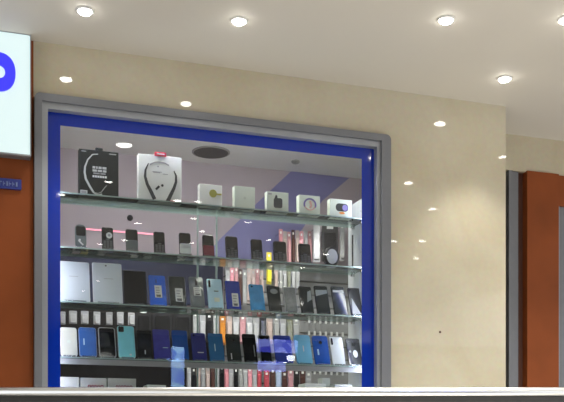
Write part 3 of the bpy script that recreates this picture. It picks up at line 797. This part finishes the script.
# ---------------------------------------------------------------- packs hanging on the back wall
PC = {'pink': (.62, .26, .30), 'beige': (.42, .34, .31), 'white': (.44, .45, .46), 'grey': (.30, .31, .31), 'black': (.012, .012, .013),
      'brown': (.07, .035, .03), 'yellow': (.70, .58, .05), 'red': (.42, .07, .09), 'rose': (.45, .24, .26), 'silver': (.36, .37, .38), 'orange': (.45, .18, .03),
      'olive': (.16, .17, .11), 'pale blue': (.36, .44, .58)}
hookcount = [0]
def lowhook(p, y):
    MB().tube([(p.x, -.019, p.z), (p.x, y - YB - .012, p.z), (p.x, y - YB - .02, p.z+.008)], .0028, m_steel, 6).build('hook', lowb)
def hook(px, py, y, length):
    p = P(px, py, y)
    if p.x < xa + .01 and p.z < zl - .01: return lowhook(p, y)
    b = MB(); b.tube([(p.x - sb.location.x, 0 - .004, p.z), (p.x - sb.location.x, y - YB - .012, p.z), (p.x - sb.location.x, y - YB - .02, p.z+.008)], .0028, m_steel, 6)
    b.build('hook', sb); hookcount[0] += 1
ORD = ['first', 'second', 'third', 'fourth', 'fifth', 'sixth', 'seventh', 'eighth', 'ninth', 'tenth', 'eleventh', 'twelfth', 'thirteenth', 'fourteenth', 'fifteenth', 'sixteenth']
def pack(px0, px1, py0, py1, y, col, label, grp, inner=None, yaw=0.0, hooked=True):
    a = P((px0+px1)/2, py0, y); c = P((px0+px1)/2, py1, y)
    wd = px2x(px1, y) - px2x(px0, y); h = a.z - c.z
    t = thing('accessory_pack', label, 'hanging pack', (a.x, y, c.z), (0, 0, yaw), grp)
    m = mat('pack_' + col.replace(' ', '_'), PC[col], .35, var=.12)
    pts = rrect(wd, h, min(.004, wd*.2))
    MB().prism(pts, 0, .003, m).build('card', t)
    ic = inner or col
    mi_ = mat('blister_' + ic.replace(' ', '_'), tuple(min(1, k*1.25) for k in PC[ic]), .12, var=.25, scale=60)
    MB().prism(rrect(wd*.74, h*.70, min(.006, wd*.3), None, h*.06), -.010, 0, mi_, ch=.003).build('blister', t)
    MB().prism(rrect(wd*.40, h*.07, .001, None, h*.86), -.0014, 0, m_white if col not in ('white', 'beige', 'silver') else m_grey).build('hang_hole', t)
    if hooked: hook((px0+px1)/2, py0 + (py1-py0)*.1, y + .021, 0)
def row(xs, py0, py1, y, cols, where, grp, slope=.06, hooked=True, jit=2.6, inner=None):
    n = {}
    x_ref = xs[0][0]
    for (x0, x1), cname in zip(xs, cols):
        n[cname] = n.get(cname, 0) + 1
    tot = dict(n); n = {}
    for i, ((x0, x1), cname) in enumerate(zip(xs, cols)):
        n[cname] = n.get(cname, 0) + 1
        o = ORD[n[cname]-1] + ' from left of ' if tot[cname] > 1 else ''
        lb = (f'{cname} hanging pack, {ORD[n[cname]-1]} {cname} one from left {where}' if tot[cname] > 1 else f'the only {cname} hanging pack {where}')
        j = random.uniform(-jit, jit)
        pack(x0, x1, py0 + slope*(x0-x_ref) + j, py1 + slope*(x0-x_ref) + j, y, cname, lb, grp, inner[i] if inner else None, random.uniform(-.45, .2), hooked)
def spans(x0, x1, n, gap=.12):
    w_ = (x1-x0)/n
    return [(x0+i*w_, x0+(i+1)*w_ - gap*w_) for i in range(n)]
yA = YB - .12
row(spans(279, 312, 8), 230, 264, yA, ['pink', 'beige', 'rose', 'brown', 'beige', 'pink', 'silver', 'rose'], 'in the upper pink row', 'hanging packs, upper row')
row([(313.5, 320), (322.5, 337.5), (340, 344.5)], 224, 262, yA-.05, ['silver', 'black', 'grey'], 'beside the white side panel', 'hanging packs, upper right', slope=.02)
row([(266.5, 271.5)], 252, 284, yA-.1, ['yellow'], 'behind the black keypad phones', 'hanging packs, middle row')
row(spans(226, 264, 9), 268, 304, yA-.03, ['white', 'pink', 'rose', 'brown', 'grey', 'beige', 'beige', 'rose', 'beige'], 'behind the sky blue phone', 'hanging packs, middle row', slope=.02)
row(spans(274, 300, 6), 266, 290, yA-.03, ['beige', 'grey', 'silver', 'olive', 'silver', 'grey'], 'above the dark phone screens', 'hanging packs, middle row')
row([(60.5, 65.5), (69, 77), (81, 88.5), (93.5, 100.5), (106, 112.5), (117, 123.5), (128, 135)], 311, 324, yA, ['silver'] * 7, 'above the left phones of lowest shelf', 'hanging packs, lower left row', slope=.02, hooked=False, jit=.5)
row([(136, 151), (153, 172), (174, 191)], 309, 337, yA, ['black', 'black', 'black'], 'above the violet blue phone', 'dark packs, lower left row', slope=.02, hooked=False, jit=.5)
row(spans(193, 300, 16), 313, 342, yA, ['grey', 'silver', 'black', 'grey', 'orange', 'beige', 'white', 'rose', 'white', 'silver', 'black', 'beige', 'grey', 'silver', 'olive', 'grey'], 'above the lowest shelf phones', 'hanging packs, lower row', slope=.03)
row(spans(187, 262, 16), 364, 398, yA-.05, ['silver', 'black', 'beige', 'grey', 'beige', 'brown', 'silver', 'black', 'pink', 'silver', 'black', 'grey', 'silver', 'pink', 'silver', 'red'], 'in the bottom row above the handrail', 'hanging packs, bottom row', slope=.02)
row(spans(264, 312, 8), 368, 400, yA-.05, ['red', 'brown', 'pale blue', 'brown', 'rose', 'black', 'brown', 'grey'], 'below the aqua blue phone', 'hanging packs, bottom right', slope=.02)
# empty hooks with white tips on the right of the board
for k in range(7):
    for py in (267, 321, 333, 372):
        p = P(309 + k*5.6, py + k*.25, YB-.1)
        b = MB(); X = p.x - sb.location.x
        b.tube([(X, -.004, p.z), (X, -.1, p.z)], .0026, m_steel, 6).box((X-.006, -.104, p.z-.012), (X+.006, -.100, p.z+.012), m_lgrey)
        b.build('hook', sb)

# ---------------------------------------------------------------- light and world
wd_ = bpy.data.worlds.new('mall_light'); S.world = wd_; wd_.use_nodes = True
bg = wd_.node_tree.nodes['Background']; bg.inputs[0].default_value = (.95, .97, 1.0, 1); bg.inputs[1].default_value = 1.1
S.view_settings.view_transform = 'Standard'; S.view_settings.look = 'None'
S.view_settings.gamma = 1; S.view_settings.exposure = 0.16
S.view_settings.use_curve_mapping = False
S.cycles.sample_clamp_indirect = 40
S.cycles.max_bounces = 10; S.cycles.transparent_max_bounces = 24
S.cycles.caustics_reflective = False; S.cycles.caustics_refractive = False
S.cycles.use_denoising = True
